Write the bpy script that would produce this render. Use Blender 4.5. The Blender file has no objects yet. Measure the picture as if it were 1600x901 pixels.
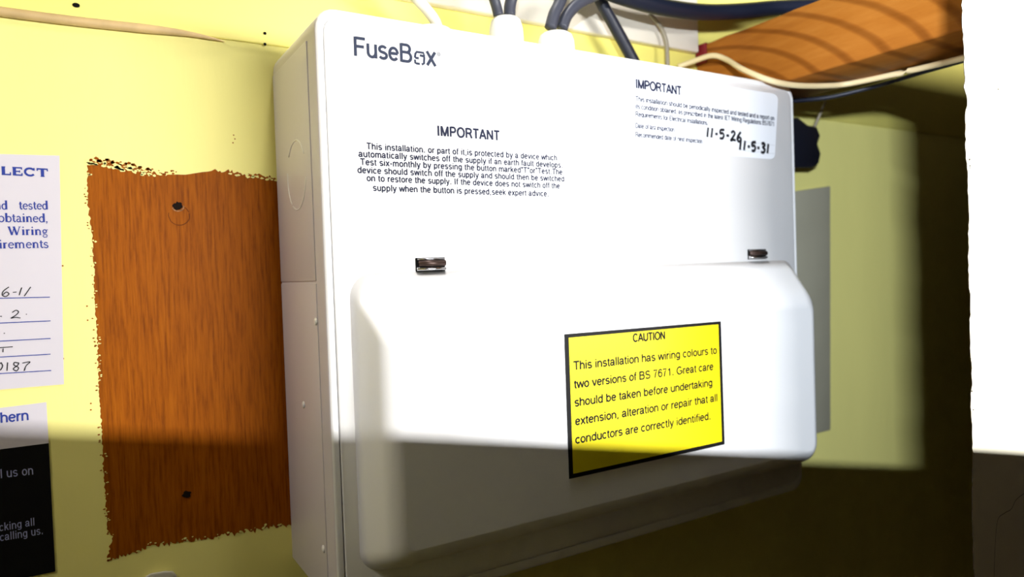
import bpy, bmesh, math, random
from mathutils import Vector, Matrix
from mathutils.geometry import tessellate_polygon
random.seed(7)
sc = bpy.context.scene
COL = sc.collection
H0 = 1.5                                     # eye height of the camera above the floor

# ------------------------------------------------------------------ camera
RX = ((0.85147351, -0.03367992, -0.52331493),   # camera right   in (along wall, up, into wall)
      (0.04122701,  0.99914595,  0.00277567),   # camera up
      (0.52277451, -0.02393812,  0.85213483))   # camera forward
FPX = 1110.0
cam_d = bpy.data.cameras.new('camera')
cam = bpy.data.objects.new('camera', cam_d); COL.objects.link(cam); sc.camera = cam
w = lambda r: Vector((r[0], r[2], r[1]))
r_, u_, f_ = w(RX[0]), w(RX[1]), w(RX[2])
mw = Matrix((( r_.x, u_.x, -f_.x, 0), (r_.y, u_.y, -f_.y, 0), (r_.z, u_.z, -f_.z, H0), (0, 0, 0, 1)))
cam.matrix_world = mw
cam_d.sensor_width = 36; cam_d.lens = FPX / 1600 * 36
cam_d.clip_start = 0.01
cam_d.dof.use_dof = True
cam_d.dof.focus_distance = 0.335
cam_d.dof.aperture_fstop = 8.5

# ------------------------------------------------------------------ light and exposure
wd = bpy.data.worlds.new('world'); sc.world = wd; wd.use_nodes = True
wd.node_tree.nodes['Background'].inputs[0].default_value = (1.0, 0.93, 0.86, 1)
wd.node_tree.nodes['Background'].inputs[1].default_value = 0.03
sc.view_settings.view_transform = 'Standard'; sc.view_settings.look = 'None'
sc.view_settings.gamma = 1; sc.view_settings.use_curve_mapping = False
sc.view_settings.exposure = 0.0

def area(name, loc, target, sx, sy, power, col):
    d = bpy.data.lights.new(name, 'AREA'); d.shape = 'RECTANGLE'; d.size = sx; d.size_y = sy
    d.energy = power; d.color = col
    o = bpy.data.objects.new(name, d); COL.objects.link(o)
    o.location = loc
    x = Vector((1, 0, -0.198)).normalized(); f = Vector(target) - Vector(loc); f = (f - x*f.dot(x)).normalized(); y = x.cross(f)
    y = (-f).cross(x)
    o.matrix_world = Matrix(((x.x, y.x, -f.x, loc[0]), (x.y, y.y, -f.y, loc[1]), (x.z, y.z, -f.z, loc[2]), (0, 0, 0, 1)))
    return o
def shade(X, D): return 0.018 - 0.198 * X - 0.221 * D     # height of the shadow plane cut by the added blocker
area('room_lamp', (0.55, -0.60, H0 + shade(0.55, -0.60)), (0.40, 0.35, H0), 0.90, 0.012, 19.0, (1.0, 0.985, 0.97))
area('window_light', (-0.095, -0.12, H0 + shade(-0.095, -0.12)), (0.50, 0.3, H0), 0.075, 0.0016, 12.5, (0.82, 0.90, 1.0))
def spot(name, loc, target, power, deg, col):
    sp = bpy.data.lights.new(name, 'SPOT'); sp.energy = power; sp.color = col; sp.spot_size = math.radians(deg); sp.spot_blend = 1.0; sp.shadow_soft_size = 0.03
    o = bpy.data.objects.new(name, sp); COL.objects.link(o); o.location = loc
    o.rotation_euler = (Vector(target) - Vector(loc)).to_track_quat('-Z', 'Y').to_euler()
spot('left_fill', (-0.30, 0.245, H0 + 0.28), (0.03, 0.37, H0 - 0.04), 3.7, 60, (1.0, 0.92, 0.83))  # added fill spot for the lower left wall and the case side
spot('top_fill', (0.16, 0.262, H0 + 0.60), (0.20, 0.30, H0), 10.0, 52, (1.0, 0.97, 0.94))  # added fill spot that brightens the sloping top of the lid

# ------------------------------------------------------------------ helpers
def P(px, py, D):
    """point of the vertical plane at depth D that the sight line (px,py) meets"""
    cx, cy = (px - 800) / FPX, -(py - 450.5) / FPX
    X = RX[0][0]*cx + RX[1][0]*cy + RX[2][0]
    U = RX[0][1]*cx + RX[1][1]*cy + RX[2][1]
    Z = RX[0][2]*cx + RX[1][2]*cy + RX[2][2]
    t = D / Z
    return Vector((X*t, D, U*t + H0))
def PX(px, py, X0):
    cx, cy = (px - 800) / FPX, -(py - 450.5) / FPX
    X = RX[0][0]*cx + RX[1][0]*cy + RX[2][0]
    U = RX[0][1]*cx + RX[1][1]*cy + RX[2][1]
    Z = RX[0][2]*cx + RX[1][2]*cy + RX[2][2]
    t = X0 / X
    return Vector((X0, Z*t, U*t + H0))

def empty(name, loc, label=None, cat=None, group=None):
    o = bpy.data.objects.new(name, None); COL.objects.link(o); o.location = loc
    o.empty_display_size = 0.02
    tag(o, label, cat, group); return o
def tag(o, label=None, cat=None, group=None, kind=None):
    if label: o['label'] = label
    if cat: o['category'] = cat
    if group: o['group'] = group
    if kind: o['kind'] = kind
    return o
def wloc(o):
    p = Vector((0, 0, 0))
    while o is not None:
        p += o.location; o = o.parent
    return p
def obj(name, bm, mat, parent=None, smooth=False, bevel=0, seg=2):
    bmesh.ops.recalc_face_normals(bm, faces=bm.faces[:])
    me = bpy.data.meshes.new(name); 
    if parent is not None:
        bmesh.ops.translate(bm, verts=bm.verts[:], vec=-wloc(parent))
        off = Vector((0, 0, 0))
    else:
        off = sum((v.co for v in bm.verts), Vector()) / max(1, len(bm.verts))
        bmesh.ops.translate(bm, verts=bm.verts[:], vec=-off)
    bm.to_mesh(me); bm.free()
    o = bpy.data.objects.new(name, me); COL.objects.link(o); o.location = off
    for m in (mat if isinstance(mat, (list, tuple)) else [mat]): me.materials.append(m)
    if parent is not None: o.parent = parent
    if smooth:
        for p in me.polygons: p.use_smooth = True
    if bevel:
        b = o.modifiers.new('bevel', 'BEVEL'); b.width = bevel; b.segments = seg; b.limit_method = 'ANGLE'; b.angle_limit = math.radians(40)
        if not smooth:
            for p in me.polygons: p.use_smooth = True
    return o
def NB(): return bmesh.new()
def box(bm, x0, x1, y0, y1, z0, z1):
    vs = [bm.verts.new((x, y, z)) for x in (x0, x1) for y in (y0, y1) for z in (z0, z1)]
    for f in ((0,1,3,2), (4,6,7,5), (0,4,5,1), (2,3,7,6), (0,2,6,4), (1,5,7,3)): bm.faces.new([vs[i] for i in f])
def loft(bm, loops, cap0=True, cap1=True):
    L = [[bm.verts.new(p) for p in lp] for lp in loops]
    n = len(L[0])
    for a, b in zip(L, L[1:]):
        for i in range(n): bm.faces.new((a[i], a[(i+1) % n], b[(i+1) % n], b[i]))
    if cap0: bm.faces.new(L[0][::-1])
    if cap1: bm.faces.new(L[-1])
def rrect(x0, x1, z0, z1, r, y, n=6):
    pts = []
    for cx, cz, a0 in ((x1-r, z1-r, 0), (x0+r, z1-r, 90), (x0+r, z0+r, 180), (x1-r, z0+r, 270)):
        for k in range(n+1):
            a = math.radians(a0 + 90*k/n); pts.append(Vector((cx + r*math.cos(a), y, cz + r*math.sin(a))))
    return pts
def catmull(pts, n=8):
    pts = [Vector(p) for p in pts]
    if len(pts) < 3: return pts
    P_ = [2*pts[0]-pts[1]] + pts + [2*pts[-1]-pts[-2]]
    out = []
    for i in range(1, len(P_)-2):
        a, b, c, d = P_[i-1:i+3]
        for k in range(n):
            t = k/n
            out.append(0.5*((2*b) + (c-a)*t + (2*a-5*b+4*c-d)*t*t + (3*b-a-3*c+d)*t**3))
    out.append(pts[-1]); return out
def tube(bm, pts, r, seg=12, smooth=True):
    pts = catmull(pts) if smooth else [Vector(p) for p in pts]
    up = Vector((0.12, 0.99, 0.05)); loops = []
    for i, p in enumerate(pts):
        t = (pts[min(i+1, len(pts)-1)] - pts[max(i-1, 0)]).normalized()
        a = t.cross(up)
        if a.length < 1e-4: a = t.cross(Vector((1, 0, 0)))
        a.normalize(); b = t.cross(a).normalized(); up = b if False else up
        rr = r(i/(len(pts)-1)) if callable(r) else r
        loops.append([p + rr*(math.cos(2*math.pi*k/seg)*a + math.sin(2*math.pi*k/seg)*b) for k in range(seg)])
    loft(bm, loops)
_lift = 0
def ribbon(bm, pts, wd, D=None, curve=True, n=5):
    """flat pen stroke lying in a vertical plane; pts are 3-D points, wd a width or a list"""
    pts = catmull(pts, n) if curve and len(pts) > 2 else [Vector(p) for p in pts]
    global _lift
    _lift = (_lift + 1) % 7
    pts = [p - Vector((0, _lift*6e-6, 0)) for p in pts]   # crossing strokes lie over each other like ink
    L, R_ = [], []
    for i, p in enumerate(pts):
        t = pts[min(i+1, len(pts)-1)] - pts[max(i-1, 0)]
        nrm = Vector((-t.z, 0, t.x))
        if nrm.length < 1e-9: nrm = Vector((0, 0, 1))
        nrm.normalize()
        ww = wd if not isinstance(wd, (list, tuple)) else wd[0] + (wd[1]-wd[0])*i/(len(pts)-1)
        L.append(bm.verts.new(p + nrm*ww/2)); R_.append(bm.verts.new(p - nrm*ww/2))
    for i in range(len(pts)-1): bm.faces.new((L[i], R_[i], R_[i+1], L[i+1]))
def disc(bm, c, r, seg=16, axis='y', sx=1.0):
    vs = []
    for k in range(seg):
        a = 2*math.pi*k/seg
        o = Vector((r*sx*math.cos(a), 0, r*math.sin(a))) if axis == 'y' else Vector((0, r*sx*math.cos(a), r*math.sin(a)))
        vs.append(bm.verts.new(Vector(c) + o))
    bm.faces.new(vs)
def poly(bm, pts, mi=0):
    f = bm.faces.new([bm.verts.new(p) for p in pts]); f.material_index = mi; return f

# ---- a small serif alphabet drawn with thick and thin strokes (x-height 0.45, capitals 0.68)
def arc(cx, cy, rx, ry, a0, a1, n=9):
    return [(cx + rx*math.cos(math.radians(a0+(a1-a0)*i/n)), cy + ry*math.sin(math.radians(a0+(a1-a0)*i/n))) for i in range(n+1)]
TK, TN = 0.12, 0.055
def stem(x, y0, y1, s0=True, s1=True, half=False):
    out = [([(x, y0), (x, y1)], TK)]
    if s0: out.append(([(x-0.10, y0+0.015), (x+0.10, y0+0.015)], 0.03))
    if s1: out.append(([(x-0.10, y1-0.03), (x+0.02, y1-0.015)], 0.04))
    return out
def bowl(cx, cy, rx, ry): return [(arc(cx, cy, rx, ry, 0, 360, 18), 0.07)]
SERIF = {
 'o': (0.50, bowl(0.25, 0.225, 0.185, 0.215)),
 'd': (0.52, bowl(0.23, 0.22, 0.165, 0.21) + stem(0.40, 0.0, 0.70, False, True) + [([(0.40, 0.015), (0.49, 0.03)], 0.03)]),
 'b': (0.52, bowl(0.29, 0.22, 0.17, 0.21) + stem(0.12, 0.0, 0.70, False, True)),
 'e': (0.46, [(arc(0.24, 0.225, 0.175, 0.21, 5, 318, 16), 0.07), ([(0.08, 0.25), (0.41, 0.25)], TN)]),
 't': (0.30, [([(0.14, 0.60), (0.14, 0.10), (0.20, 0.02), (0.29, 0.06)], 0.085), ([(0.02, 0.44), (0.28, 0.44)], TN)]),
 's': (0.40, [(arc(0.19, 0.33, 0.115, 0.105, 30, 230, 9) + arc(0.20, 0.115, 0.13, 0.105, 60, -150, 9), 0.07), ([(0.30, 0.43), (0.30, 0.33)], 0.025), ([(0.06, 0.13), (0.06, 0.01)], 0.025)]),
 'i': (0.28, stem(0.14, 0.0, 0.45) + [(arc(0.14, 0.62, 0.025, 0.025, 0, 360, 8), 0.06)]),
 'a': (0.45, [(arc(0.20, 0.33, 0.12, 0.11, 160, 0, 7) + [(0.32, 0.08), (0.36, 0.02), (0.43, 0.05)], 0.075), (arc(0.19, 0.125, 0.12, 0.11, 70, 330, 9), 0.07)]),
 'n': (0.52, stem(0.12, 0.0, 0.45) + [(arc(0.265, 0.30, 0.135, 0.13, 170, 0, 8) + [(0.40, 0.0)], 0.08), ([(0.31, 0.015), (0.49, 0.015)], 0.03)]),
 'm': (0.80, stem(0.12, 0.0, 0.45) + [(arc(0.255, 0.30, 0.125, 0.13, 170, 0, 8) + [(0.38, 0.0)], 0.08), (arc(0.515, 0.30, 0.135, 0.13, 170, 0, 8) + [(0.65, 0.0)], 0.08), ([(0.30, 0.015), (0.46, 0.015)], 0.03), ([(0.57, 0.015), (0.74, 0.015)], 0.03)]),
 'r': (0.36, stem(0.12, 0.0, 0.45) + [([(0.14, 0.33), (0.22, 0.42), (0.32, 0.41)], 0.07)]),
 'g': (0.48, bowl(0.21, 0.30, 0.125, 0.13) + [([(0.12, 0.16), (0.12, 0.08), (0.30, 0.05), (0.38, -0.03), (0.33, -0.17), (0.15, -0.18), (0.07, -0.10), (0.14, 0.01)], 0.055), ([(0.31, 0.40), (0.44, 0.43)], TN)]),
 'W': (0.95, [([(0.10, 0.68), (0.30, 0.0)], TK), ([(0.30, 0.0), (0.48, 0.66)], TN), ([(0.44, 0.68), (0.64, 0.0)], TK), ([(0.64, 0.0), (0.85, 0.68)], TN), ([(0.0, 0.665), (0.20, 0.665)], 0.03), ([(0.36, 0.665), (0.54, 0.665)], 0.03), ([(0.76, 0.665), (0.95, 0.665)], 0.03)]),
 ',': (0.24, [(arc(0.10, 0.03, 0.025, 0.025, 0, 360, 8), 0.06), ([(0.13, 0.03), (0.07, -0.13)], 0.04)]),
 ' ': (0.30, []),
 # broad bold capitals of the heading
 'L': (0.84, [([(0.20, 0.0), (0.20, 0.68)], 0.19), ([(0.06, 0.05), (0.74, 0.05)], 0.10), ([(0.06, 0.65), (0.36, 0.65)], 0.06), ([(0.72, 0.0), (0.72, 0.24)], 0.07)]),
 'E': (0.90, [([(0.20, 0.0), (0.20, 0.68)], 0.19), ([(0.06, 0.05), (0.80, 0.05)], 0.10), ([(0.06, 0.63), (0.78, 0.63)], 0.10), ([(0.20, 0.34), (0.60, 0.34)], 0.09), ([(0.78, 0.0), (0.78, 0.22)], 0.07), ([(0.76, 0.50), (0.76, 0.68)], 0.07), ([(0.60, 0.25), (0.60, 0.43)], 0.06)]),
 'C': (1.0, [(arc(0.50, 0.34, 0.38, 0.29, 38, 322, 18), 0.14), ([(0.83, 0.46), (0.83, 0.68)], 0.07)]),
 'T': (0.96, [([(0.48, 0.0), (0.48, 0.68)], 0.19), ([(0.06, 0.63), (0.90, 0.63)], 0.10), ([(0.08, 0.46), (0.08, 0.68)], 0.07), ([(0.88, 0.46), (0.88, 0.68)], 0.07), ([(0.32, 0.03), (0.64, 0.03)], 0.06)]),
}
def serif_bm(bm, s, p0, p1, h, y):
    """serif lettering from p0 to p1; h = height of a capital"""
    wid = sum(SERIF[c][0] for c in s); d = (p1 - p0)/wid; k = h/0.68; x = 0.0
    for c in s:
        adv, strokes = SERIF[c]
        for pts, tw in strokes:
            q = [p0 + d*(x + a) + Vector((0, 0, k*b)) for a, b in pts]
            q = [Vector((v.x, y, v.z)) for v in q]
            ribbon(bm, q, tw*k*1.15, curve=False)
        x += adv

# ---- a plain grotesque alphabet of even strokes (x-height 0.52, capitals 0.72); bold only widens the stroke
def o_(cx, cy, rx, ry, a0=0, a1=360, n=16): return arc(cx, cy, rx, ry, a0, a1, n)
XH, CH, AS = 0.48, 0.675, 0.70               # centre lines of the upper edges
_rnd = o_(0.27, 0.24, 0.20, 0.24)
SANS = {
 'a': (0.54, [[(0.07, 0.35)] + o_(0.24, 0.36, 0.16, 0.125, 150, 0, 8) + [(0.41, 0.0)], [(0.41, 0.27), (0.20, 0.235)] + o_(0.19, 0.125, 0.135, 0.12, 110, 270, 8) + [(0.30, 0.03), (0.40, 0.14)], [(0.41, 0.08), (0.44, 0.0), (0.49, 0.005)]]),
 'b': (0.56, [[(0.09, -0.04), (0.09, 0.72)], o_(0.28, 0.24, 0.19, 0.24)]),
 'c': (0.50, [o_(0.26, 0.24, 0.20, 0.24, 42, 318)]),
 'd': (0.56, [[(0.46, -0.04), (0.46, 0.72)], o_(0.27, 0.24, 0.19, 0.24)]),
 'e': (0.54, [[(0.07, 0.255), (0.47, 0.255)], o_(0.27, 0.24, 0.20, 0.24, 4, 322)]),
 'f': (0.29, [[(0.13, -0.04), (0.13, 0.56), (0.155, 0.65), (0.22, 0.685), (0.28, 0.675)], [(0.02, XH), (0.26, XH)]]),
 'g': (0.56, [[(0.46, 0.52), (0.46, -0.06)] + o_(0.27, -0.05, 0.19, 0.125, 0, -150, 9), o_(0.27, 0.25, 0.19, 0.23)]),
 'h': (0.55, [[(0.09, -0.04), (0.09, 0.72)], [(0.09, 0.26)] + o_(0.275, 0.30, 0.18, 0.18, 160, 0, 9) + [(0.455, -0.04)]]),
 'i': (0.22, [[(0.11, -0.04), (0.11, 0.52)], [(0.11, 0.62), (0.11, 0.72)]]),
 'k': (0.50, [[(0.09, -0.04), (0.09, 0.72)], [(0.11, 0.17), (0.43, 0.51)], [(0.22, 0.30), (0.45, -0.04)]]),
 'l': (0.22, [[(0.11, -0.04), (0.11, 0.72)]]),
 'm': (0.83, [[(0.09, -0.04), (0.09, 0.52)], [(0.09, 0.26)] + o_(0.25, 0.31, 0.155, 0.17, 160, 0, 9) + [(0.405, -0.04)], [(0.405, 0.26)] + o_(0.575, 0.31, 0.16, 0.17, 160, 0, 9) + [(0.735, -0.04)]]),
 'n': (0.55, [[(0.09, -0.04), (0.09, 0.52)], [(0.09, 0.26)] + o_(0.275, 0.30, 0.18, 0.18, 160, 0, 9) + [(0.455, -0.04)]]),
 'o': (0.54, [_rnd]),
 'p': (0.56, [[(0.09, -0.22), (0.09, 0.52)], o_(0.28, 0.24, 0.19, 0.24)]),
 'r': (0.34, [[(0.09, -0.04), (0.09, 0.52)], [(0.09, 0.24), (0.13, 0.39), (0.21, 0.47), (0.33, 0.465)]]),
 's': (0.50, [o_(0.25, 0.36, 0.165, 0.12, 25, 235, 10) + o_(0.25, 0.12, 0.175, 0.12, 65, -155, 10)]),
 't': (0.29, [[(0.13, 0.64), (0.13, 0.10), (0.155, 0.02), (0.21, -0.005), (0.27, 0.005)], [(0.02, XH), (0.26, XH)]]),
 'u': (0.55, [[(0.455, -0.04), (0.455, 0.52)], [(0.09, 0.52)] + o_(0.27, 0.18, 0.18, 0.18, 180, 340, 9) + [(0.455, 0.22)]]),
 'v': (0.50, [[(0.04, 0.52), (0.25, -0.03)], [(0.46, 0.52), (0.25, -0.03)]]),
 'w': (0.73, [[(0.03, 0.52), (0.19, -0.03)], [(0.19, -0.03), (0.365, 0.51)], [(0.365, 0.51), (0.54, -0.03)], [(0.54, -0.03), (0.70, 0.52)]]),
 'x': (0.50, [[(0.05, 0.52), (0.45, -0.04)], [(0.45, 0.52), (0.05, -0.04)]]),
 'y': (0.50, [[(0.04, 0.52), (0.25, -0.02)], [(0.46, 0.52), (0.22, -0.13), (0.16, -0.20), (0.05, -0.19)]]),
 'q': (0.56, [[(0.46, -0.22), (0.46, 0.52)], o_(0.27, 0.24, 0.19, 0.24)]),
 'A': (0.67, [[(0.03, -0.04), (0.335, 0.72)], [(0.64, -0.04), (0.335, 0.72)], [(0.15, 0.21), (0.52, 0.21)]]),
 'B': (0.67, [[(0.11, -0.04), (0.11, 0.72)], [(0.11, 0.675), (0.38, 0.675)] + o_(0.38, 0.525, 0.165, 0.15, 90, -90, 9) + [(0.11, 0.375)], [(0.11, 0.375), (0.40, 0.375)] + o_(0.40, 0.19, 0.19, 0.185, 90, -90, 9) + [(0.11, 0.005)]]),
 'C': (0.72, [o_(0.37, 0.34, 0.29, 0.345, 40, 320, 20)]),
 'D': (0.72, [[(0.11, -0.04), (0.11, 0.72)], [(0.11, 0.675), (0.32, 0.675)] + o_(0.32, 0.34, 0.32, 0.335, 90, -90, 12) + [(0.11, 0.005)]]),
 'E': (0.67, [[(0.11, -0.04), (0.11, 0.72)], [(0.11, 0.675), (0.60, 0.675)], [(0.11, 0.36), (0.55, 0.36)], [(0.11, 0.005), (0.61, 0.005)]]),
 'F': (0.61, [[(0.11, -0.04), (0.11, 0.72)], [(0.11, 0.675), (0.57, 0.675)], [(0.11, 0.35), (0.51, 0.35)]]),
 'G': (0.78, [o_(0.38, 0.34, 0.30, 0.345, 42, 335, 20), [(0.40, 0.31), (0.68, 0.31), (0.68, 0.08)]]),
 'I': (0.28, [[(0.14, -0.04), (0.14, 0.72)]]),
 'M': (0.83, [[(0.11, -0.04), (0.11, 0.72)], [(0.72, -0.04), (0.72, 0.72)], [(0.12, 0.70), (0.415, -0.03)], [(0.71, 0.70), (0.415, -0.03)]]),
 'N': (0.72, [[(0.11, -0.04), (0.11, 0.72)], [(0.61, -0.04), (0.61, 0.72)], [(0.12, 0.69), (0.60, -0.01)]]),
 'O': (0.78, [o_(0.39, 0.34, 0.32, 0.345, 0, 360, 24)]),
 'P': (0.67, [[(0.11, -0.04), (0.11, 0.72)], [(0.11, 0.675), (0.38, 0.675)] + o_(0.38, 0.495, 0.19, 0.18, 90, -90, 9) + [(0.11, 0.315)]]),
 'R': (0.72, [[(0.11, -0.04), (0.11, 0.72)], [(0.11, 0.675), (0.40, 0.675)] + o_(0.40, 0.505, 0.19, 0.17, 90, -90, 9) + [(0.11, 0.335)], [(0.38, 0.33), (0.50, 0.24), (0.64, -0.04)]]),
 'S': (0.67, [o_(0.33, 0.515, 0.215, 0.165, 20, 235, 12) + o_(0.33, 0.175, 0.235, 0.175, 65, -160, 12)]),
 'T': (0.61, [[(0.305, -0.04), (0.305, 0.70)], [(0.02, 0.675), (0.59, 0.675)]]),
 'U': (0.72, [[(0.11, 0.72), (0.11, 0.25)] + o_(0.36, 0.25, 0.25, 0.255, 180, 360, 12) + [(0.61, 0.72)]]),
 'W': (0.94, [[(0.04, 0.72), (0.25, -0.03)], [(0.25, -0.03), (0.47, 0.70)], [(0.47, 0.70), (0.69, -0.03)], [(0.69, -0.03), (0.90, 0.72)]]),
 '1': (0.55, [[(0.32, -0.04), (0.32, 0.70)], [(0.32, 0.66), (0.26, 0.59), (0.13, 0.53)]]),
 '6': (0.55, [o_(0.275, 0.215, 0.195, 0.215), [(0.08, 0.22)] + o_(0.29, 0.34, 0.21, 0.34, 170, 40, 10)]),
 '7': (0.55, [[(0.05, 0.67), (0.47, 0.67), (0.30, 0.42), (0.20, -0.04)]]),
 '.': (0.28, [[(0.14, -0.05), (0.14, 0.10)], [(0.10, 0.02), (0.19, 0.02)]]), ',': (0.28, [[(0.14, 0.06), (0.14, -0.04), (0.09, -0.14)]]),
 '-': (0.33, [[(0.04, 0.25), (0.29, 0.25)]]), '"': (0.33, [[(0.09, 0.72), (0.09, 0.50)], [(0.24, 0.72), (0.24, 0.50)]]), ' ': (0.28, []),
}
def text_bm(bm, s, p0, p1, cap, bold=0.0, track=1.0):
    """one line of lettering running from p0 to p1 along its baseline, capitals `cap` metres high"""
    tr_ = (track-1)*0.5
    wid = sum(SANS[c][0] + tr_ for c in s) - tr_
    d = (Vector(p1) - Vector(p0))/wid; k = cap/0.72; x = 0.0
    kw = (d.length + k)*0.5                     # stroke width follows the mean of both scales
    for c in s:
        adv, strokes = SANS[c]
        for pts in strokes:
            ribbon(bm, [Vector(p0) + d*(x + a) + Vector((0, 0, k*(b + 0.02))) for a, b in pts], (0.098 + bold)*min(kw, k), curve=False)
        x += adv + tr_

# ------------------------------------------------------------------ materials
def M_(name, col, rough=0.5, spec=0.5, metal=0.0, bump=0.0, bscale=200.0, var=0.0, vscale=30.0, stretch=(1, 1, 1), col2=None, coat=0.0):
    m = bpy.data.materials.new(name); m.use_nodes = True
    nt = m.node_tree; b = nt.nodes['Principled BSDF']
    b.inputs['Base Color'].default_value = (*col, 1); b.inputs['Roughness'].default_value = rough
    b.inputs['Metallic'].default_value = metal; b.inputs['Specular IOR Level'].default_value = spec
    b.inputs['Coat Weight'].default_value = coat
    tc = nt.nodes.new('ShaderNodeTexCoord'); mp = nt.nodes.new('ShaderNodeMapping'); mp.inputs['Scale'].default_value = stretch
    nt.links.new(tc.outputs['Object'], mp.inputs['Vector'])
    if var or col2:
        n = nt.nodes.new('ShaderNodeTexNoise'); n.inputs['Scale'].default_value = vscale; n.inputs['Detail'].default_value = 5
        nt.links.new(mp.outputs[0], n.inputs['Vector'])
        r = nt.nodes.new('ShaderNodeValToRGB')
        c2 = col2 or tuple(c*(1-var) for c in col)
        r.color_ramp.elements[0].position = 0.35; r.color_ramp.elements[1].position = 0.65
        r.color_ramp.elements[0].color = (*c2, 1); r.color_ramp.elements[1].color = (*col, 1)
        nt.links.new(n.outputs[0], r.inputs[0]); nt.links.new(r.outputs[0], b.inputs['Base Color'])
    if bump:
        n2 = nt.nodes.new('ShaderNodeTexNoise'); n2.inputs['Scale'].default_value = bscale; n2.inputs['Detail'].default_value = 4
        nt.links.new(mp.outputs[0], n2.inputs['Vector'])
        bp = nt.nodes.new('ShaderNodeBump'); bp.inputs['Strength'].default_value = bump; bp.inputs['Distance'].default_value = 0.0006
        nt.links.new(n2.outputs[0], bp.inputs['Height']); nt.links.new(bp.outputs[0], b.inputs['Normal'])
    return m
YEL = (0.86, 0.80, 0.27)
m_paint = M_('yellow_paint', YEL, 0.55, 0.3, bump=0.25, bscale=160, var=0.06, vscale=14, stretch=(1, 1, 0.25))
m_paint2 = M_('yellow_paint_upper', (0.86, 0.78, 0.20), 0.5, 0.3, bump=0.2, bscale=120, var=0.05, vscale=12)
m_cream = M_('cream_paint', (0.74, 0.69, 0.53), 0.55, 0.3, bump=0.15, bscale=120, var=0.04, vscale=15)
m_batten = M_('pale_painted_batten', (0.84, 0.78, 0.66), 0.5, 0.3, bump=0.2, bscale=150, var=0.08, vscale=30)
m_pink = M_('pinkish_painted_cable', (0.66, 0.47, 0.22), 0.5, 0.3, bump=0.3, bscale=200, var=0.25, vscale=60)
m_white = M_('white_enamel', (0.86, 0.86, 0.86), 0.34, 0.5, bump=0.05, bscale=900)
m_side_shaded = M_('white_enamel_shaded', (0.62, 0.58, 0.62), 0.38, 0.5, bump=0.05, bscale=900)  # same white enamel, with the side's shade put into its colour
m_black = M_('black_void', (0.004, 0.004, 0.004), 0.9, 0.1)
m_ink = M_('dark_navy_ink', (0.012, 0.016, 0.045), 0.6, 0.2)
m_greyink = M_('slate_ink', (0.035, 0.046, 0.085), 0.6, 0.2)
m_blueink = M_('blue_print', (0.02, 0.04, 0.26), 0.6, 0.2)
m_blackink = M_('black_print', (0.004, 0.004, 0.004), 0.6, 0.2)
m_pen = M_('black_pen', (0.012, 0.012, 0.016), 0.6, 0.2)
m_yellow = M_('caution_yellow', (0.72, 0.60, 0.004), 0.45, 0.3)
m_sticker = M_('white_sticker', (0.86, 0.88, 0.92), 0.4, 0.4)
m_paper = M_('white_paper', (0.60, 0.57, 0.62), 0.7, 0.2, var=0.03, vscale=20)
m_card = M_('black_card', (0.0035, 0.0035, 0.004), 0.6, 0.15)
m_cardtext = M_('pale_card_print', (0.30, 0.33, 0.55), 0.6, 0.2)
m_gland = M_('white_plastic', (0.82, 0.82, 0.82), 0.4, 0.5)
m_cabw = M_('white_cable_sheath', (0.74, 0.72, 0.64), 0.45, 0.4)
m_cabc = M_('cream_cable_sheath', (0.80, 0.64, 0.36), 0.45, 0.4)
m_cabg = M_('grey_cable_sheath', (0.045, 0.048, 0.066), 0.45, 0.4)
m_cabd = M_('dark_cable_sheath', (0.012, 0.014, 0.026), 0.45, 0.4)
m_cabn = M_('navy_cable_sheath', (0.006, 0.009, 0.022), 0.45, 0.4)
m_bk = M_('black_plastic', (0.006, 0.007, 0.014), 0.5, 0.4)
m_wire = M_('grey_brown_wire', (0.28, 0.24, 0.17), 0.5, 0.4)
m_chrome = M_('bright_metal', (0.75, 0.75, 0.78), 0.18, 0.5, metal=1.0)
m_pin = M_('dark_brown_metal', (0.06, 0.035, 0.028), 0.35, 0.5, metal=0.5)
m_grey = M_('grey_panel', (0.42, 0.40, 0.30), 0.6, 0.3, var=0.08, vscale=20)
m_red = M_('dark_red_paint', (0.20, 0.012, 0.015), 0.5, 0.3)
m_edge = M_('raw_broken_edge', (0.035, 0.022, 0.012), 0.8, 0.2)
m_blocker = M_('dark_blocker', (0.05, 0.03, 0.018), 0.6, 0.3, var=0.3, vscale=6, stretch=(0.2, 1, 1))  # dark surface of the added, unseen shadow slab
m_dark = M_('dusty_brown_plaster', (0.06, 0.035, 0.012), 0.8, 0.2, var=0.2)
m_mark = M_('crushed_wood_mark', (0.13, 0.032, 0.004), 0.7, 0.1)
m_rim = M_('splintered_wood', (0.42, 0.20, 0.08), 0.7, 0.1, var=0.6, vscale=900)
m_screwhole = M_('hole_shadow', (0.01, 0.006, 0.004), 0.9, 0.1)

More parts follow.
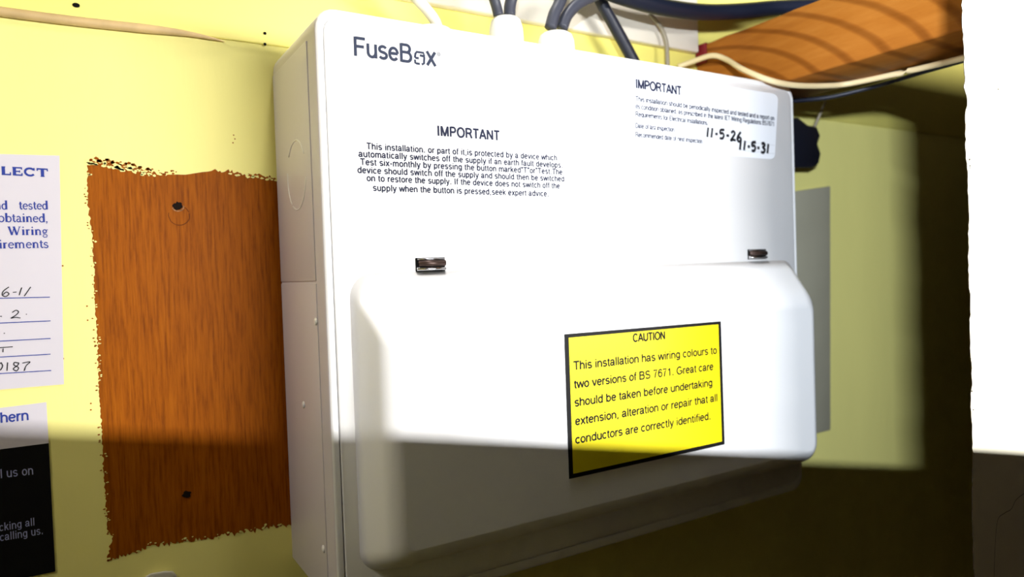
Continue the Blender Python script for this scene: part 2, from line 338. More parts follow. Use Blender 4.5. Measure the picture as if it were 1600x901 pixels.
def wood(name, dark, mid, light, grain_scale=(260, 60, 7), rings=None):
    m = bpy.data.materials.new(name); m.use_nodes = True; nt = m.node_tree; b = nt.nodes['Principled BSDF']
    b.inputs['Roughness'].default_value = 0.5; b.inputs['Specular IOR Level'].default_value = 0.06
    tc = nt.nodes.new('ShaderNodeTexCoord')
    mp = nt.nodes.new('ShaderNodeMapping'); mp.inputs['Scale'].default_value = grain_scale
    nt.links.new(tc.outputs['Object'], mp.inputs['Vector'])
    n = nt.nodes.new('ShaderNodeTexNoise'); n.inputs['Scale'].default_value = 1.0; n.inputs['Detail'].default_value = 6; n.inputs['Roughness'].default_value = 0.65
    nt.links.new(mp.outputs[0], n.inputs['Vector'])
    r = nt.nodes.new('ShaderNodeValToRGB'); e = r.color_ramp.elements
    e[0].position = 0.30; e[0].color = (*dark, 1); e[1].position = 0.72; e[1].color = (*light, 1)
    k = e.new(0.50); k.color = (*mid, 1)
    nt.links.new(n.outputs[0], r.inputs[0]); last = r.outputs[0]
    if rings:
        mp2 = nt.nodes.new('ShaderNodeMapping'); mp2.inputs['Location'].default_value = rings[0]; mp2.inputs['Scale'].default_value = rings[1]
        nt.links.new(tc.outputs['Object'], mp2.inputs['Vector'])
        wv = nt.nodes.new('ShaderNodeTexWave'); wv.wave_type = 'RINGS'; wv.rings_direction = 'X'
        wv.inputs['Scale'].default_value = rings[2]; wv.inputs['Distortion'].default_value = 1.2; wv.inputs['Detail'].default_value = 2; wv.inputs['Detail Scale'].default_value = 0.6
        nt.links.new(mp2.outputs[0], wv.inputs['Vector'])
        r2 = nt.nodes.new('ShaderNodeValToRGB'); e2 = r2.color_ramp.elements
        e2[0].position = 0.02; e2[0].color = (0.50, 0.42, 0.35, 1); e2[1].position = 0.30; e2[1].color = (1, 1, 1, 1)
        nt.links.new(wv.outputs['Fac'], r2.inputs[0])
        mx = nt.nodes.new('ShaderNodeMix'); mx.data_type = 'RGBA'; mx.blend_type = 'MULTIPLY'; mx.inputs[0].default_value = 0.8
        nt.links.new(last, mx.inputs[6]); nt.links.new(r2.outputs[0], mx.inputs[7]); last = mx.outputs[2]
    nt.links.new(last, b.inputs['Base Color'])
    bp = nt.nodes.new('ShaderNodeBump'); bp.inputs['Strength'].default_value = 0.25; bp.inputs['Distance'].default_value = 0.0004
    nt.links.new(n.outputs[0], bp.inputs['Height']); nt.links.new(bp.outputs[0], b.inputs['Normal'])
    return m
m_bare = wood('bare_orange_wood', (0.16, 0.036, 0.0005), (0.27, 0.068, 0.0012), (0.35, 0.098, 0.003), (800, 80, 48))
m_beam = wood('rough_pine', (0.30, 0.095, 0.012), (0.37, 0.125, 0.017), (0.43, 0.16, 0.027), (60, 12, 90), rings=((0, -0.075, 0.030), (1, 0.55, 1.25), 26))

# ------------------------------------------------------------------ setting
W = 0.3916                                    # depth of the back wall
bm = NB(); box(bm, -0.80, 0.86, W, W+0.03, H0-0.62, H0+0.60)
wall_back = tag(obj('wall_back', bm, m_paint), kind='structure')
bm = NB(); box(bm, -0.80, 0.86, W-0.0016, W-0.0001, H0+0.1247, H0+0.60)
tr = tag(obj('trim_1', bm, m_paint2, bevel=0.0008), kind='structure')
bm = NB(); box(bm, 0.165, 0.408, W-0.008, W-0.0017, H0+0.1604, H0+0.24)
tag(obj('trim_2', bm, m_batten, bevel=0.001), kind='structure')
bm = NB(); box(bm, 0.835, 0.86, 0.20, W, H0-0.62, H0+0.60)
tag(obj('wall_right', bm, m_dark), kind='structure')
bm = NB(); box(bm, -1.2, -0.022, -0.045, -0.030, H0-0.62, H0+0.60)  # unseen slab added to keep the window light off the case's left side
tag(obj('side_light_blocker', bm, m_cream), kind='structure')
bm = NB(); box(bm, -1.2, 0.86, -0.10, W+0.03, H0-0.66, H0-0.62)
tag(obj('floor', bm, m_dark), kind='structure')
# unseen sloping slab added behind the viewpoint to cast the low shadow edge
bm = NB()
y0, y1 = -0.060, -0.0451
prof = [(-0.30, H0-1.0), (1.9, H0-1.0), (1.9, H0 + shade(1.9, -0.0451)), (-0.30, H0 + shade(-0.30, -0.0451))]
loft(bm, [[Vector((x, y0, z)) for x, z in prof], [Vector((x, y1, z)) for x, z in prof]])
tag(obj('shadow_blocker', bm, m_blocker), kind='structure')

# right-hand front wall: plastered face with a chipped, undercut edge
JD = 0.170
edge = []
ctrl = [(1502, -140), (1503, 0), (1504, 40), (1507, 90), (1508, 128), (1506, 136), (1511, 150), (1511, 165), (1508, 180), (1509, 240), (1512, 262), (1512, 290), (1514, 330),
        (1513, 400), (1515, 450), (1517, 470), (1515, 520), (1518, 575), (1520, 600), (1517, 615), (1518, 650), (1520, 700), (1520, 800), (1522, 901), (1526, 1200)]
for (xa, ya), (xb, yb) in zip(ctrl, ctrl[1:]):
    n = max(2, int(abs(yb-ya)/7))
    for i in range(n):
        t = i/n; edge.append(P(xa+(xb-xa)*t + random.uniform(-0.9, 0.9), ya+(yb-ya)*t, JD))
bm = NB()
zt, zb = edge[0].z, edge[-1].z
rows = []
for e in edge:
    rows.append([Vector((1.25, JD, e.z)), Vector((e.x, JD, e.z)), Vector((e.x+0.0002, JD+0.0004, e.z)), Vector((e.x+0.030, JD+0.012, e.z)), Vector((1.25, JD+0.012, e.z))])
V = [[bm.verts.new(p) for p in r] for r in rows]
for a, b in zip(V, V[1:]):
    for j in range(4):
        f = bm.faces.new((a[j], b[j], b[j+1], a[j+1])); f.material_index = 1 if j in (1, 2, 3) else 0  # hidden back is dark too, to cut light bounced onto the back wall
bm.faces.new(V[0]); bm.faces.new(V[-1][::-1])
wf = tag(obj('wall_front', bm, [m_cream, m_edge]), kind='structure')
bm = NB()
ribbon(bm, [P(x, y, JD-0.0002) for x, y in ((1553, 905), (1555, 850), (1559, 812), (1570, 801), (1580, 795), (1588, 780), (1601, 770))], 0.00025)
obj('plaster_crack', bm, m_edge, wf)
bm = NB()
for x, y, r in ((1515, 249, .0006), (1516, 259, .0005), (1516, 262, .0004), (1560, 139, .0005), (1517, 560, .0005), (1519, 611, .0006), (1521, 640, .0005)):
    c = P(x, y, JD-0.0002); poly(bm, [c + Vector((r*random.uniform(.6, 1.3)*math.cos(a), 0, r*random.uniform(.5, 1.2)*math.sin(a))) for a in (0, 1, 2, 3, 4, 5)])
obj('plaster_chip', bm, m_edge, wf)

# bare wood left in the paint
def jag(ctrl, step, amp):
    out = []
    for (xa, ya), (xb, yb) in zip(ctrl, ctrl[1:]):
        L = math.hypot(xb-xa, yb-ya); n = max(1, int(L/step))
        for i in range(n):
            t = i/n; nx, ny = -(yb-ya)/L, (xb-xa)/L; a = random.uniform(-amp, amp)*(1.6 if random.random() < .15 else 1)
            out.append((xa+(xb-xa)*t+nx*a, ya+(yb-ya)*t+ny*a))
    return out
top = jag([(137, 250), (150, 252), (180, 256), (205, 262), (232, 268), (262, 273)], 2.6, 2.6) + jag([(262, 273), (290, 273), (318, 269), (336, 266)], 6, .5) + jag([(336, 266), (362, 268), (385, 272), (410, 274), (438, 278), (470, 284)], 2.6, 2.8)
bot = jag([(476, 812), (447, 819), (420, 825), (390, 829), (355, 835), (330, 840), (280, 846), (235, 853), (205, 864), (190, 868), (166, 876)], 2.6, 3.2)
lef = jag([(166, 876), (170, 860), (176, 838), (168, 826), (167, 800), (162, 740), (160, 690), (157, 640), (153, 580), (152, 520), (148, 470), (147, 420), (143, 360), (138, 320), (136, 280), (137, 250)], 3.0, 1.3)
WP = W - 0.00012
bm = NB()
pts = [P(x, y, WP) for x, y in top + bot + lef]
vs = [bm.verts.new(p) for p in pts]
for tri in tessellate_polygon([[p*1000 for p in pts]]):
    bm.faces.new([vs[i] for i in tri])
patch = obj('bare_wood_patch', bm, m_bare, wall_back); patch['label'] = 'bare orange wood patch with ragged paint edges'
def flecks(bm, line, n, lo, hi, rmin, rmax, D):
    for _ in range(n):
        k = random.randrange(len(line)-1); x, y = line[k]; s = random.uniform(lo, hi)
        nx, ny = line[min(k+1, len(line)-1)][1]-y, -(line[min(k+1, len(line)-1)][0]-x); L = math.hypot(nx, ny) or 1
        c = P(x+nx/L*s + random.uniform(-2, 2), y+ny/L*s, D); r = random.uniform(rmin, rmax)
        poly(bm, [c + Vector((1.6*r*random.uniform(.5, 1.3)*math.cos(a), 0, r*random.uniform(.5, 1.3)*math.sin(a))) for a in (0, .9, 1.8, 2.7, 3.6, 4.5, 5.4)])
bm = NB()
flecks(bm, top[:50], 70, 1.5, 6.0, .00025, .0007, W-0.0002)
flecks(bm, lef[10:], 40, 2.0, 5.0, .0002, .0004, W-0.0002)
for x, y in ((98, 415), (97, 520), (99, 560), (142, 630), (142, 640), (136, 478), (137, 500), (365, 211), (367, 217), (364, 223)): disc(bm, P(x, y, W-0.0002), .0004, 6)
obj('wood_speck', bm, m_bare, wall_back)
bm = NB()
flecks(bm, top[:40] , 34, -7.0, -2.5, .0003, .0011, W-0.0003)
flecks(bm, top[-40:-10], 22, -6.0, -2.0, .0003, .0008, W-0.0003)
flecks(bm, bot[10:], 30, -5.0, -2.0, .0002, .0006, W-0.0003)
flecks(bm, lef[8:], 40, -4.0, -1.5, .0002, .0004, W-0.0003)
obj('paint_fleck', bm, m_paint, wall_back)
# screw holes with their washer marks
for hx, hy, rr in ((278, 322, .0024), (292, 772, .0022)):
    c = P(hx, hy, W-0.0004); bm = NB()
    poly(bm, [c + Vector((rr*random.uniform(.7, 1.15)*math.cos(a/18*6.283), 0, .9*rr*random.uniform(.7, 1.15)*math.sin(a/18*6.283))) for a in range(18)])
    h = obj('screw_hole', bm, m_screwhole, wall_back)
    if hy > 500: continue
    bm = NB(); c2 = c + Vector((.0004, .0001, -.0046)); R0 = .0048
    for a0, a1, ww in ((165, 262, .0003), (255, 372, .0005), (20, 58, .0004)):
        ribbon(bm, [c2 + Vector((R0*random.uniform(.97, 1.03)*math.cos(a), 0, R0*math.sin(a)*1.02)) for a in [math.radians(a0+(a1-a0)*i/10) for i in range(11)]], ww, curve=False)
    obj('washer_mark', bm, m_mark, wall_back)
    bm = NB(); ribbon(bm, [c + Vector((rr*1.12*math.cos(a), .0001, rr*1.02*math.sin(a))) for a in [math.radians(200 + 15*i) for i in range(12)]], .0006, curve=False)
    obj('splintered_rim', bm, m_rim, wall_back)
for x, y, r in ((119, 8, .0011), (414, 52, .0008), (414, 69, .0008)):
    bm = NB(); disc(bm, P(x, y, W-0.0021), r, 10, sx=1.4 if x < 200 else 1); obj('nail_hole', bm, m_black, tr)

# painted-over cable along the joint of the boards
bm = NB()
tube(bm, [P(x, y, W-0.0016) for x, y in ((-420, -42), (-200, -10), (0, 18), (60, 26), (130, 34.5), (200, 42), (260, 48.5), (300, 54), (335, 61), (352, 65.5))], lambda t: 0.0023 if t < .6 else 0.0023*(1-(t-.6)/.42))
tag(obj('painted_cable', bm, m_pink, smooth=True), 'thin pinkish cable painted over along the board joint at upper left', 'cable')

# ------------------------------------------------------------------ consumer unit
FD = 0.3133
X0, X1, Z0, Z1 = 0.0946, 0.4233, H0-0.157, H0+0.1205
cu = empty('consumer_unit', (0.2589, W, Z0), 'large white electrical consumer unit with hinged lid mounted on the yellow wall', 'consumer unit')
bm = NB()
loops = [rrect(X0, X1, Z0, Z1, .010, W-0.0004), rrect(X0, X1, Z0, Z1, .010, FD+.0016), rrect(X0+.0004, X1-.0004, Z0+.0004, Z1-.0004, .0098, FD+.0007), rrect(X0+.0012, X1-.0012, Z0+.0012, Z1-.0012, .0092, FD),
         rrect(X0+.0036, X1-.0036, Z0+.0056, Z1-.0036, .008, FD), rrect(X0+.0036, X1-.0036, Z0+.0056, Z1-.0036, .008, FD+.004)]
loft(bm, loops)
bm.normal_update()
bmesh.ops.recalc_face_normals(bm, faces=bm.faces[:])
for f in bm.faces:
    if f.normal.x < -.75: f.material_index = 1  # left-facing faces take the enamel with shade in its colour
obj('case', bm, [m_white, m_side_shaded], cu, bevel=0.0002)
cx0, cx1, cz0, cz1 = X0+.00368, X1-.00368, Z0+.0062, Z1-.00368
bm = NB()
loft(bm, [rrect(cx0, cx1, cz0, cz1, .0079, FD+.0038), rrect(cx0, cx1, cz0, cz1, .0079, FD-.0002), rrect(cx0+.0005, cx1-.0005, cz0+.0005, cz1-.0005, .0075, FD-.0006)])
for v in bm.verts:                            # the cover stands a little off the left rim towards the bottom
    if v.co.x < 0.2: v.co.x += .0006*max(0.0, (H0+.02-v.co.z)/.17)
cover = obj('front_cover', bm, m_white, cu, bevel=0.0002)
CD = FD - 0.0006
# lid
bx0, bx1, bz0, bz1 = 0.1055, 0.4172, H0-0.1365, H0+0.0015
fx0, fx1, fz0, fz1 = 0.1135, 0.4108, H0-0.1285, H0-0.0235
LD = 0.290
def lerp(a, b, t): return a+(b-a)*t
bm = NB(); loops = []
r0 = .011
dep = CD-LD
for t in (0, .25, .5, .72):
    loops.append(rrect(lerp(bx0, fx0, t), lerp(bx1, fx1, t), lerp(bz0, fz0, t), lerp(bz1, fz1, t), r0, CD+.0001-dep*t, 8))
R1 = .0064
for k in range(1, 8):
    a = math.radians(90*k/7); t = .72+.28*math.sin(a); ins = R1*(1-math.cos(a))
    loops.append(rrect(lerp(bx0, fx0, t)+ins, lerp(bx1, fx1, t)-ins, lerp(bz0, fz0, t)+ins, lerp(bz1, fz1, t)-ins, max(.0046, r0-ins), CD+.0001-dep*t, 8))
loft(bm, loops)
lid = obj('hinged_lid', bm, m_white, cu, smooth=True)
lid.data.polygons[len(lid.data.polygons)-1].use_smooth = False
# side panels with a joint between them, knockout ring and small screws
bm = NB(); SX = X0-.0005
box(bm, SX, X0+.001, .3262, W-.001, H0-.0014, Z1-.012); pU = obj('side_panel', bm, m_side_shaded, cu, bevel=0.0003)
bm = NB(); box(bm, SX, X0+.001, .3262, W-.001, Z0+.006, H0-.0024); pL = obj('side_panel', bm, m_side_shaded, cu, bevel=0.0003)
c = Vector((SX, .3510, H0+.0505)); bm = NB()
for a0, a1 in ((40, 150), (190, 300), (-52, 10)):
    tube(bm, [c + Vector((0, .0165*math.cos(math.radians(a0+(a1-a0)*i/14)), .0168*math.sin(math.radians(a0+(a1-a0)*i/14)))) for i in range(15)], .00032, 6, False)
obj('knockout', bm, m_white, pU, smooth=True)
for px, py in ((494, 502), (475, 632), (506, 857)):
    c = PX(px, py, SX); bm = NB(); rr = .0018
    loft(bm, [[c + Vector((-h, q*rr*math.cos(k*.5236), q*rr*math.sin(k*.5236))) for k in range(12)] for q, h in ((1, -.0003), (1, .0003), (.75, .0007), (.35, .0009))])
    obj('screw', bm, m_gland, pL, smooth=True)
# latches
for (lx, ly, wpx, hpx) in ((672, 413, 46, 18), (1182, 397, 28, 14)):
    a, b = P(lx-wpx/2, ly, CD), P(lx+wpx/2, ly, CD); cx, cz = (a.x+b.x)/2, (a.z+b.z)/2; hw = (b.x-a.x)/2; hh = .0033
    bm = NB(); box(bm, cx-hw, cx+hw, CD-.0006, CD+.0005, cz-hh, cz+hh); la = obj('latch', bm, m_black, cu, bevel=.0003)
    la['label'] = 'dark slot with small metal hinge pin'
    bm = NB(); tube(bm, [(cx-hw*.82, CD-.0006, cz+.0006), (cx+hw*.98, CD-.0006, cz+.0006)], .0015, 12, False); obj('hinge_pin', bm, m_pin, la, smooth=True)
    bm = NB(); tube(bm, [(cx-hw*.95, CD-.0008, cz-.0021), (cx+hw, CD-.0008, cz-.0021)], .0009, 10, False)
    tube(bm, [(cx-hw*.9, CD-.0007, cz+.0026), (cx+hw*.95, CD-.0007, cz+.0026)], .0004, 8, False)
    obj('bright_bar', bm, m_chrome, la, smooth=True)
# printing on the cover
TD = CD - 0.00015
def cap_at(px, py, n, D): return (P(px, py-n, D)-P(px, py, D)).length
def line(bm, s, a, b, cap, D, bold=0.0, track=1.0): text_bm(bm, s, P(*a, D), P(*b, D), cap_at(*a, cap, D), bold, track)
bm = NB()
line(bm, 'IMPORTANT', (683, 211.5), (781, 219), 15, TD, 0.07, 1.1)
for s, a, b in (('This installation. or part of it,is protected by a device which', (572.8, 232.7), (870.6, 250.5)),
                ('automatically switches off the supply if an earth fault develops.', (560.4, 244.6), (879.4, 262)),
                ('Test six-monthly by pressing the button marked"T"or"Test.The', (563, 257.2), (879, 272.6)),
                ('device should switch off the supply and should then be switched', (558.5, 269.8), (882, 283.3)),
                ('on to restore the supply. If the device does not switch off the', (573, 282.6), (875, 294.3)),
                ('supply when the button is pressed,seek expert advice.', (582.7, 297.8), (857.6, 306.6))):
    line(bm, s, a, b, 9.7, TD, 0.055, 1.08)
o = obj('printed_notice', bm, m_ink, cover)
bm = NB()
line(bm, 'FuseB', (552, 86), (645, 98), 28.5, TD, 0.028)
line(bm, 'x', (666, 100.8), (682, 103), 28, TD, 0.028)
ribbon(bm, [P(x, y, TD) for x, y in ((663, 88.5), (661.5, 82.5), (651, 81), (649, 84), (648.5, 89), (650, 90.5), (654.5, 91))], .0011, curve=False)
ribbon(bm, [P(x, y, TD) for x, y in ((648.5, 93), (649, 98), (651, 99), (656, 99.8))], .0011, curve=False)
ribbon(bm, [P(x, y, TD) for x, y in ((656, 86.5), (661, 87.5), (663, 89.5), (662.5, 99), (659, 100.8))], .0011, curve=False)
cc = P(685.5, 84.5, TD); ribbon(bm, [cc + Vector((.0007*math.cos(k*.6283), 0, .0009*math.sin(k*.6283))) for k in range(11)], .00022, curve=False)
line(bm, 'R', (684.6, 86.2), (686.6, 86.4), 3, TD)
o = obj('printed_logo', bm, m_greyink, cover); o['label'] = 'large slate blue lettering'
# inspection sticker
def in_quad(q, u, v): return (q[0]*(1-u)+q[1]*u)*(1-v)+(q[3]*(1-u)+q[2]*u)*v
SD = CD - 0.0003
q = [P(988, 111.5, SD), P(1216, 147.5, SD), P(1210.5, 249.5, SD), P(987, 228.5, SD)]
def rounded_quad(q, ru, rv, n=5):
    out = []
    for cu_, cv_, a0 in ((1-ru, rv, -90), (1-ru, 1-rv, 0), (ru, 1-rv, 90), (ru, rv, 180)):
        for k in range(n+1):
            a = math.radians(a0+90*k/n); out.append(in_quad(q, cu_+ru*math.cos(a), cv_+rv*math.sin(a)))
    return out
bm = NB(); lp = rounded_quad(q, .045, .085)
loft(bm, [[p + Vector((0, .0002, 0)) for p in lp], lp]); st = obj('inspection_sticker', bm, m_sticker, cu)
st['label'] = 'white sticker with handwritten inspection dates'
SD -= 0.00012; bm = NB()
line(bm, 'IMPORTANT', (993, 137), (1065, 148.5), 13.5, SD, 0.08)
for s, a, b in (('This installation should be periodically inspected and tested and a report on', (993, 157.5), (1210, 188)),
                ('its condition obtained, as prescribed in the latest IET Wiring Regulations BS7671', (993, 169.5), (1210, 197)),
                ('Requirements for Electrical Installations.', (993, 181.5), (1107, 195.5)),
                ('Date of last inspection', (993, 199.5), (1054, 206)), ('Recommended date of next inspection', (993, 213.5), (1098, 224))):
    line(bm, s, a, b, 7.6, SD, 0.05)
for i in range(46):
    t = i/45
    for a, b in (((1102, 213), (1209, 227)), ((1101, 228), (1209, 240))): disc(bm, P(a[0]+(b[0]-a[0])*t, a[1]+(b[1]-a[1])*t, SD), .00022, 6)
obj('sticker_text', bm, m_ink, st)
def pen(bm, strokes, D, w_): 
    for s in strokes: ribbon(bm, [P(x, y, D) for x, y in s], w_)
def dig(ch, x, y, w_, h):
    T = {'1': [[(.6, 0), (.35, 1)]], '-': [[(.2, .55), (.8, .55)]], '.': [[(.4, .55), (.6, .6)]],
         '5': [[(.9, .05), (.3, .08), (.25, .42), (.6, .4), (.8, .65), (.55, .95), (.15, .9)]],
         '2': [[(.15, .2), (.5, .02), (.8, .25), (.45, .65), (.1, .98), (.5, .9), (.95, .97)]],
         '6': [[(.75, .0), (.3, .45), (.2, .8), (.5, 1), (.8, .75), (.5, .55), (.25, .75)]],
         '3': [[(.2, .08), (.6, .02), (.75, .25), (.45, .45), (.8, .7), (.5, 1), (.1, .9)]],
         '0': [[(.5, 0), (.15, .5), (.45, 1), (.85, .5), (.5, 0)]], '8': [[(.8, .15), (.4, .0), (.3, .25), (.75, .65), (.5, 1), (.2, .75), (.75, .3), (.8, .12)]],
         '7': [[(.1, .1), (.95, .02), (.5, .5), (.35, 1)]]}[ch]
    return [[(x+a*w_, y+b*h) for a, b in s] for s in T]
bm = NB(); x = 1103
for ch, w_ in (('1', 6), ('1', 7), ('-', 7), ('5', 10), ('-', 8), ('2', 9), ('6', 10)):
    pen(bm, dig(ch, x, 199+(x-1103)*.15, w_, 15), SD-.0001, .0017); x += w_
x = 1154
for ch, w_ in (('1', 6), ('1', 7), ('-', 6), ('5', 9), ('-', 6), ('3', 9), ('1', 6)):
    pen(bm, dig(ch, x, 219+(x-1154)*.13, w_, 15), SD-.0001, .0019); x += w_
obj('handwritten_date', bm, m_pen, st)
# caution sticker on the lid
GD = LD - 0.0003
q = [P(882, 522, GD), P(1126.5, 501.5, GD), P(1132.5, 694, GD), P(889.5, 748, GD)]
bm = NB(); loft(bm, [[p + Vector((0, .0002, 0)) for p in q], q]); cs = obj('caution_sticker', bm, m_blackink, cu)
cs['label'] = 'yellow warning sticker with thick black border'
bm = NB(); q2 = [in_quad(q, .022, .026), in_quad(q, .979, .024), in_quad(q, .979, .970), in_quad(q, .022, .970)]
poly(bm, [p + Vector((0, -.00008, 0)) for p in q2]); obj('yellow_field', bm, m_yellow, cs)
GD -= 0.00018; bm = NB()
line(bm, 'CAUTION', (989, 533.8), (1039.7, 529.2), 12, GD, 0.075)
for s, a, b in (('This installation has wiring colours to', (896, 577.5), (1120.5, 552)), ('two versions of BS 7671. Great care', (897, 606.5), (1115, 577.3)),
                ('should be taken before undertaking', (897.6, 634.8), (1113.6, 602.5)), ('extension, alteration or repair that all', (898.6, 664), (1121.6, 626)),
                ('conductors are correctly identified.', (899, 692.8), (1111, 654.5))):
    line(bm, s, a, b, 12.8, GD, 0.045)
obj('sticker_text', bm, m_blackink, cs)
# glands on the top of the case
def gland(cx, cy, r, h, skirt=True):
    bm = NB(); prof = [(r*1.0, -.0005), (r*1.0, h*.55), (r*.97, h*.75), (r*.86, h*.93), (r*.70, h), (r*.62, h*.96)]
    loft(bm, [[Vector((cx+rr*math.cos(k*.2618), cy+rr*math.sin(k*.2618), Z1+z)) for k in range(24)] for rr, z in prof])
    return obj('cable_gland', bm, m_gland, cu, smooth=True)
gland(0.2135, .345, .0098, .0225); gland(0.2480, .345, .0110, .0190); gland(0.1690, .350, .0125, .0115)

# ------------------------------------------------------------------ cables
def cable(pts, r, mat, label, name='cable'):
    bm = NB(); tube(bm, [P(x, y, D) for x, y, D in pts], r)
    return tag(obj(name, bm, mat, smooth=True), label, 'cable')
cable([(684, 44, .355), (678, 30, .355), (664, 12, .354), (648, -6, .352), (610, -60, .35), (560, -160, .348), (530, -300, .346)], .0030, m_cabw, 'white cable entering the small white grommet nearest the logo lettering')
cable([(779, 24, .345), (775, 8, .345), (768, -14, .344), (752, -70, .343), (735, -180, .342), (730, -320, .341)], .0030, m_cabg, 'grey cable on the left in the first tall white gland')
cable([(796, 24, .345), (797, 8, .345), (802, -14, .344), (814, -70, .343), (822, -180, .342), (822, -320, .341)], .0034, m_cabg, 'darker cable on the right in the first tall white gland')
cable([(860, 44, .345), (866, 22, .345), (876, 0, .345), (890, -50, .345), (900, -150, .345), (900, -300, .345)], .0036, m_cabg, 'dark cable rising straight from the second tall white gland')
cable([(878, 44, .345), (886, 24, .345), (902, 7, .345), (930, -8, .345), (975, -30, .345), (1030, -90, .345), (1060, -200, .345), (1062, -320, .345)], .0036, m_cabg, 'dark cable arching to the right out of the second tall white gland')
cable([(885, -300, .365), (890, -160, .365), (912, -60, .365), (938, 0, .365), (962, 44, .365), (988, 92, .365), (1000, 118, .365)], .0040, m_cabd, 'thick dark cable dropping diagonally behind the white unit top')
cable([(800, -200, .350), (860, -80, .350), (930, -25, .350), (985, -2, .350), (1040, 12, .350), (1100, 19, .350), (1160, 17, .350), (1215, 12, .350), (1290, 8, .352)], .0056, m_cabn, 'thick navy cable running across the top towards the timber beam')
cable([(1015, 22, .376), (1032, 42, .376), (1041, 66, .376), (1043, 98, .376), (1043, 120, .376)], .0015, m_wire, 'thin grey brown tube curving down against the pale batten')  # thin grey brown tube bending down in front of the batten
cable([(1060, 104, .384), (1080, 97, .376), (1112, 87, .36), (1135, 93, .348), (1160, 108, .326), (1200, 124.5, .3075), (1240, 133, .302), (1290, 134, .298), (1330, 130, .290), (1420, 111, .252), (1475, 98, .225), (1530, 84, .200)], .0019, m_cabc, 'thin cream cable looping over the white unit corner under the timber beam')
cable([(1225, 158, .345), (1270, 155, .325), (1310, 149, .310), (1380, 131, .285), (1440, 113, .255), (1520, 90, .215)], .0016, m_cabd, 'thin black cable sagging below the cream cable beside the unit corner')

# ------------------------------------------------------------------ beam
bx, bw = 0.411, 0.056
beam = empty('timber_beam', (bx+bw/2, .295, H0+.121), 'rough orange pine beam running out from the wall above the white unit', 'beam')
bm = NB()
n = 14; loops = []
for i in range(n+1):
    y = W-.0018 - (W-.0018-.184)*i/n; j = lambda: random.uniform(-.0005, .0005)
    loops.append([Vector((bx+j(), y, H0+.1212+j())), Vector((bx+bw, y, H0+.1212+j())), Vector((bx+bw, y, H0+.1665)), Vector((bx+j(), y, H0+.1665+j()))])
loft(bm, loops); obj('timber', bm, m_beam, beam, bevel=.0015)
bm = NB(); box(bm, bx-.0010, bx+.002, W-.013, W-.002, H0+.152, H0+.1668); o = obj('painted_end', bm, m_red, beam, bevel=.0004); o['label'] = 'dark red paint mark at the end'

# grey panel and black fitting right of the unit
bm = NB(); a, b = P(1245, 300, W), P(1293, 291, W)
prof = [Vector((a.x-.04, 0, a.z-.004)), Vector((b.x, 0, b.z)), Vector((P(1289, 672, W).x+.004, 0, P(1289, 672, W).z)), Vector((a.x-.04, 0, P(1289, 672, W).z))]
loft(bm, [[p + Vector((0, W-.0002, 0)) for p in prof], [p + Vector((0, W-.003, 0)) for p in prof]])
tag(obj('backing_panel', bm, m_grey, bevel=.0008), 'flat grey panel on the yellow wall just right of the white unit', 'panel')
bf = empty('cable_clamp', P(1262, 260, .372), 'small black plastic fitting with a thin stalk behind the right edge of the white unit', 'clamp')
bm = NB(); out = [(1228, 186), (1246, 183), (1262, 196), (1276, 198), (1281, 212), (1277, 225), (1282, 240), (1279, 256), (1268, 262), (1228, 262)]
loft(bm, [[P(x, y, .378) for x, y in out], [P(x, y, .366) for x, y in out]]); obj('body', bm, m_bk, bf, bevel=.0015)
bm = NB(); tube(bm, [P(1272, 200, .370), P(1278, 186, .368), P(1284, 172, .365), P(1289, 158, .362)], .0011); obj('stalk', bm, m_wire, bf, smooth=True)
bm = NB(); box(bm, P(1240, 250, .37).x, P(1262, 250, .37).x, .377, W-.0002, P(1250, 256, .37).z, P(1250, 200, .37).z); obj('mounting_block', bm, m_bk, bf, bevel=.001)

# ------------------------------------------------------------------ papers on the wall
ND = W - 0.0004
cert = empty('inspection_certificate', P(0, 606, ND), 'white printed certificate with blue heading and handwritten entries on the yellow wall', 'notice')
q = [P(-160, 236, ND), P(93, 243, ND), P(100, 600, ND), P(-160, 622, ND)]
bm = NB(); loft(bm, [[p + Vector((0, .0003, 0)) for p in q], q]); obj('paper', bm, m_paper, cert)
ND -= 0.00015; bm = NB()
serif_bm(bm, 'LECT', P(1.5, 273, ND), P(76, 276.5, ND), cap_at(40, 275, 13.2, ND), ND)
serif_bm(bm, 'nd   tested', P(-8, 327, ND), P(75.5, 327, ND), cap_at(40, 326, 13.4, ND), ND)
serif_bm(bm, 'obtained,', P(-3, 346.5, ND), P(76, 347, ND), cap_at(40, 346, 13.4, ND), ND)
serif_bm(bm, 'Wiring', P(12, 367, ND), P(76, 367, ND), cap_at(40, 366, 13.2, ND), ND)
serif_bm(bm, 'irements', P(-2, 388, ND), P(76.5, 387, ND), cap_at(40, 387, 13.4, ND), ND)
obj('printed_text', bm, m_blueink, cert)
bm = NB()
for a, b in (((-60, 467), (78, 464)), ((-60, 507), (79, 501)), ((-60, 536), (79, 528.5)), ((-60, 561), (79, 553)), ((-60, 587), (80, 578.5))):
    ribbon(bm, [P(*a, ND), P(*b, ND)], .0004, curve=False)
obj('ruled_lines', bm, m_blueink, cert)
bm = NB(); pw = .00042
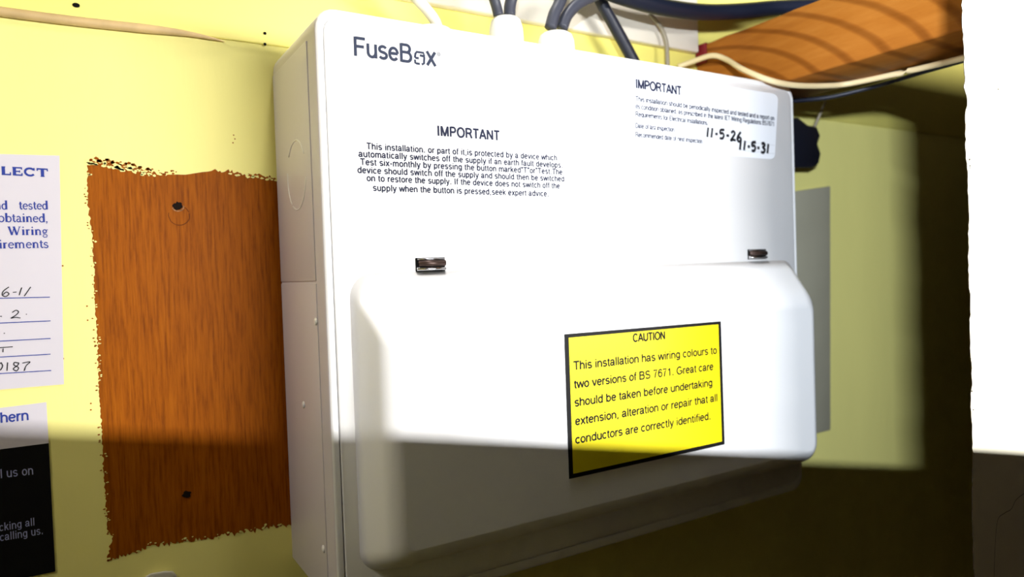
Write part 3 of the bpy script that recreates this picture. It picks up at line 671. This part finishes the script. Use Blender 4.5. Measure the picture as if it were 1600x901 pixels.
S = [[(14, 448), (5, 455), (4, 461), (9, 463), (14, 459), (10, 456), (5, 460)], [(20, 456.5), (26, 456)], [(34, 449), (30, 461)], [(48, 448), (38, 462.5)],
     [(-2, 494), (3, 494)], [(19, 488), (25, 484.5), (29, 487), (25, 492), (17, 497), (24, 495.5), (32, 496.5)], [(40.5, 490.5), (42, 491)],
     [(6, 520), (7.5, 521)], [(-2, 543), (20, 541.5)], [(5, 544), (4.5, 550)],
     [(2, 566), (-4, 572), (0, 578), (4, 572), (2, 566)], [(12, 566), (11, 579)], [(29, 567), (23, 566), (22, 570), (29, 574), (26, 579), (21, 576), (28, 570), (29.5, 566)], [(35, 567), (47, 565), (41, 571), (38, 579)]]
for s in S: ribbon(bm, [P(x, y, ND-.0001) for x, y in s], pw)
obj('handwriting', bm, m_pen, cert)
ND = W - 0.0004
card = empty('contact_card', P(0, 905, ND), 'black and white contact card on the yellow wall below the certificate', 'card')
q = [P(-160, 657, ND), P(72.5, 628, ND), P(76, 692, ND), P(-160, 722, ND)]
bm = NB(); loft(bm, [[p + Vector((0, .0003, 0)) for p in q], q]); o = obj('white_header', bm, m_paper, card); o['label'] = 'white upper band'
q = [P(-160, 722, ND), P(76, 692, ND), P(86.5, 892.5, ND), P(-160, 944, ND)]
bm = NB(); loft(bm, [[p + Vector((0, .0003, 0)) for p in q], q]); o = obj('black_panel', bm, m_card, card); o['label'] = 'black lower field'
ND -= 0.00015; bm = NB()
line(bm, 'hern', (0.5, 660), (45.5, 655.5), 15.5, ND, 0.03); obj('printed_text', bm, m_blueink, card)
bm = NB()
line(bm, 'l us on', (0.5, 746.5), (52.5, 740.5), 13.5, ND, 0.0, 1.1); o = obj('printed_text', bm, m_cardtext, card); o['label'] = 'pale lettering in the middle of the black field'; bm = NB(); line(bm, 'cking all', (-1, 829.5), (54.5, 820), 12, ND, 0.0, 1.12); line(bm, 'calling us.', (0, 845), (68, 833.5), 12, ND, 0.0, 1.12)
o = obj('printed_text', bm, m_cardtext, card); o['label'] = 'small pale lettering near the bottom'
# pale clip at the lower edge of the view
cl = P(250, 906, W); bm = NB()
out = [(222, 925), (224, 902), (236, 895), (258, 891.5), (270, 892), (276, 898), (279, 925)]
loft(bm, [[P(x, y, W-.0003) for x, y in out], [P(x, y, W-.003) for x, y in out]])
tag(obj('cable_clip', bm, m_grey, bevel=.001), 'small pale plastic clip on the wall below the bare wood patch', 'clip')
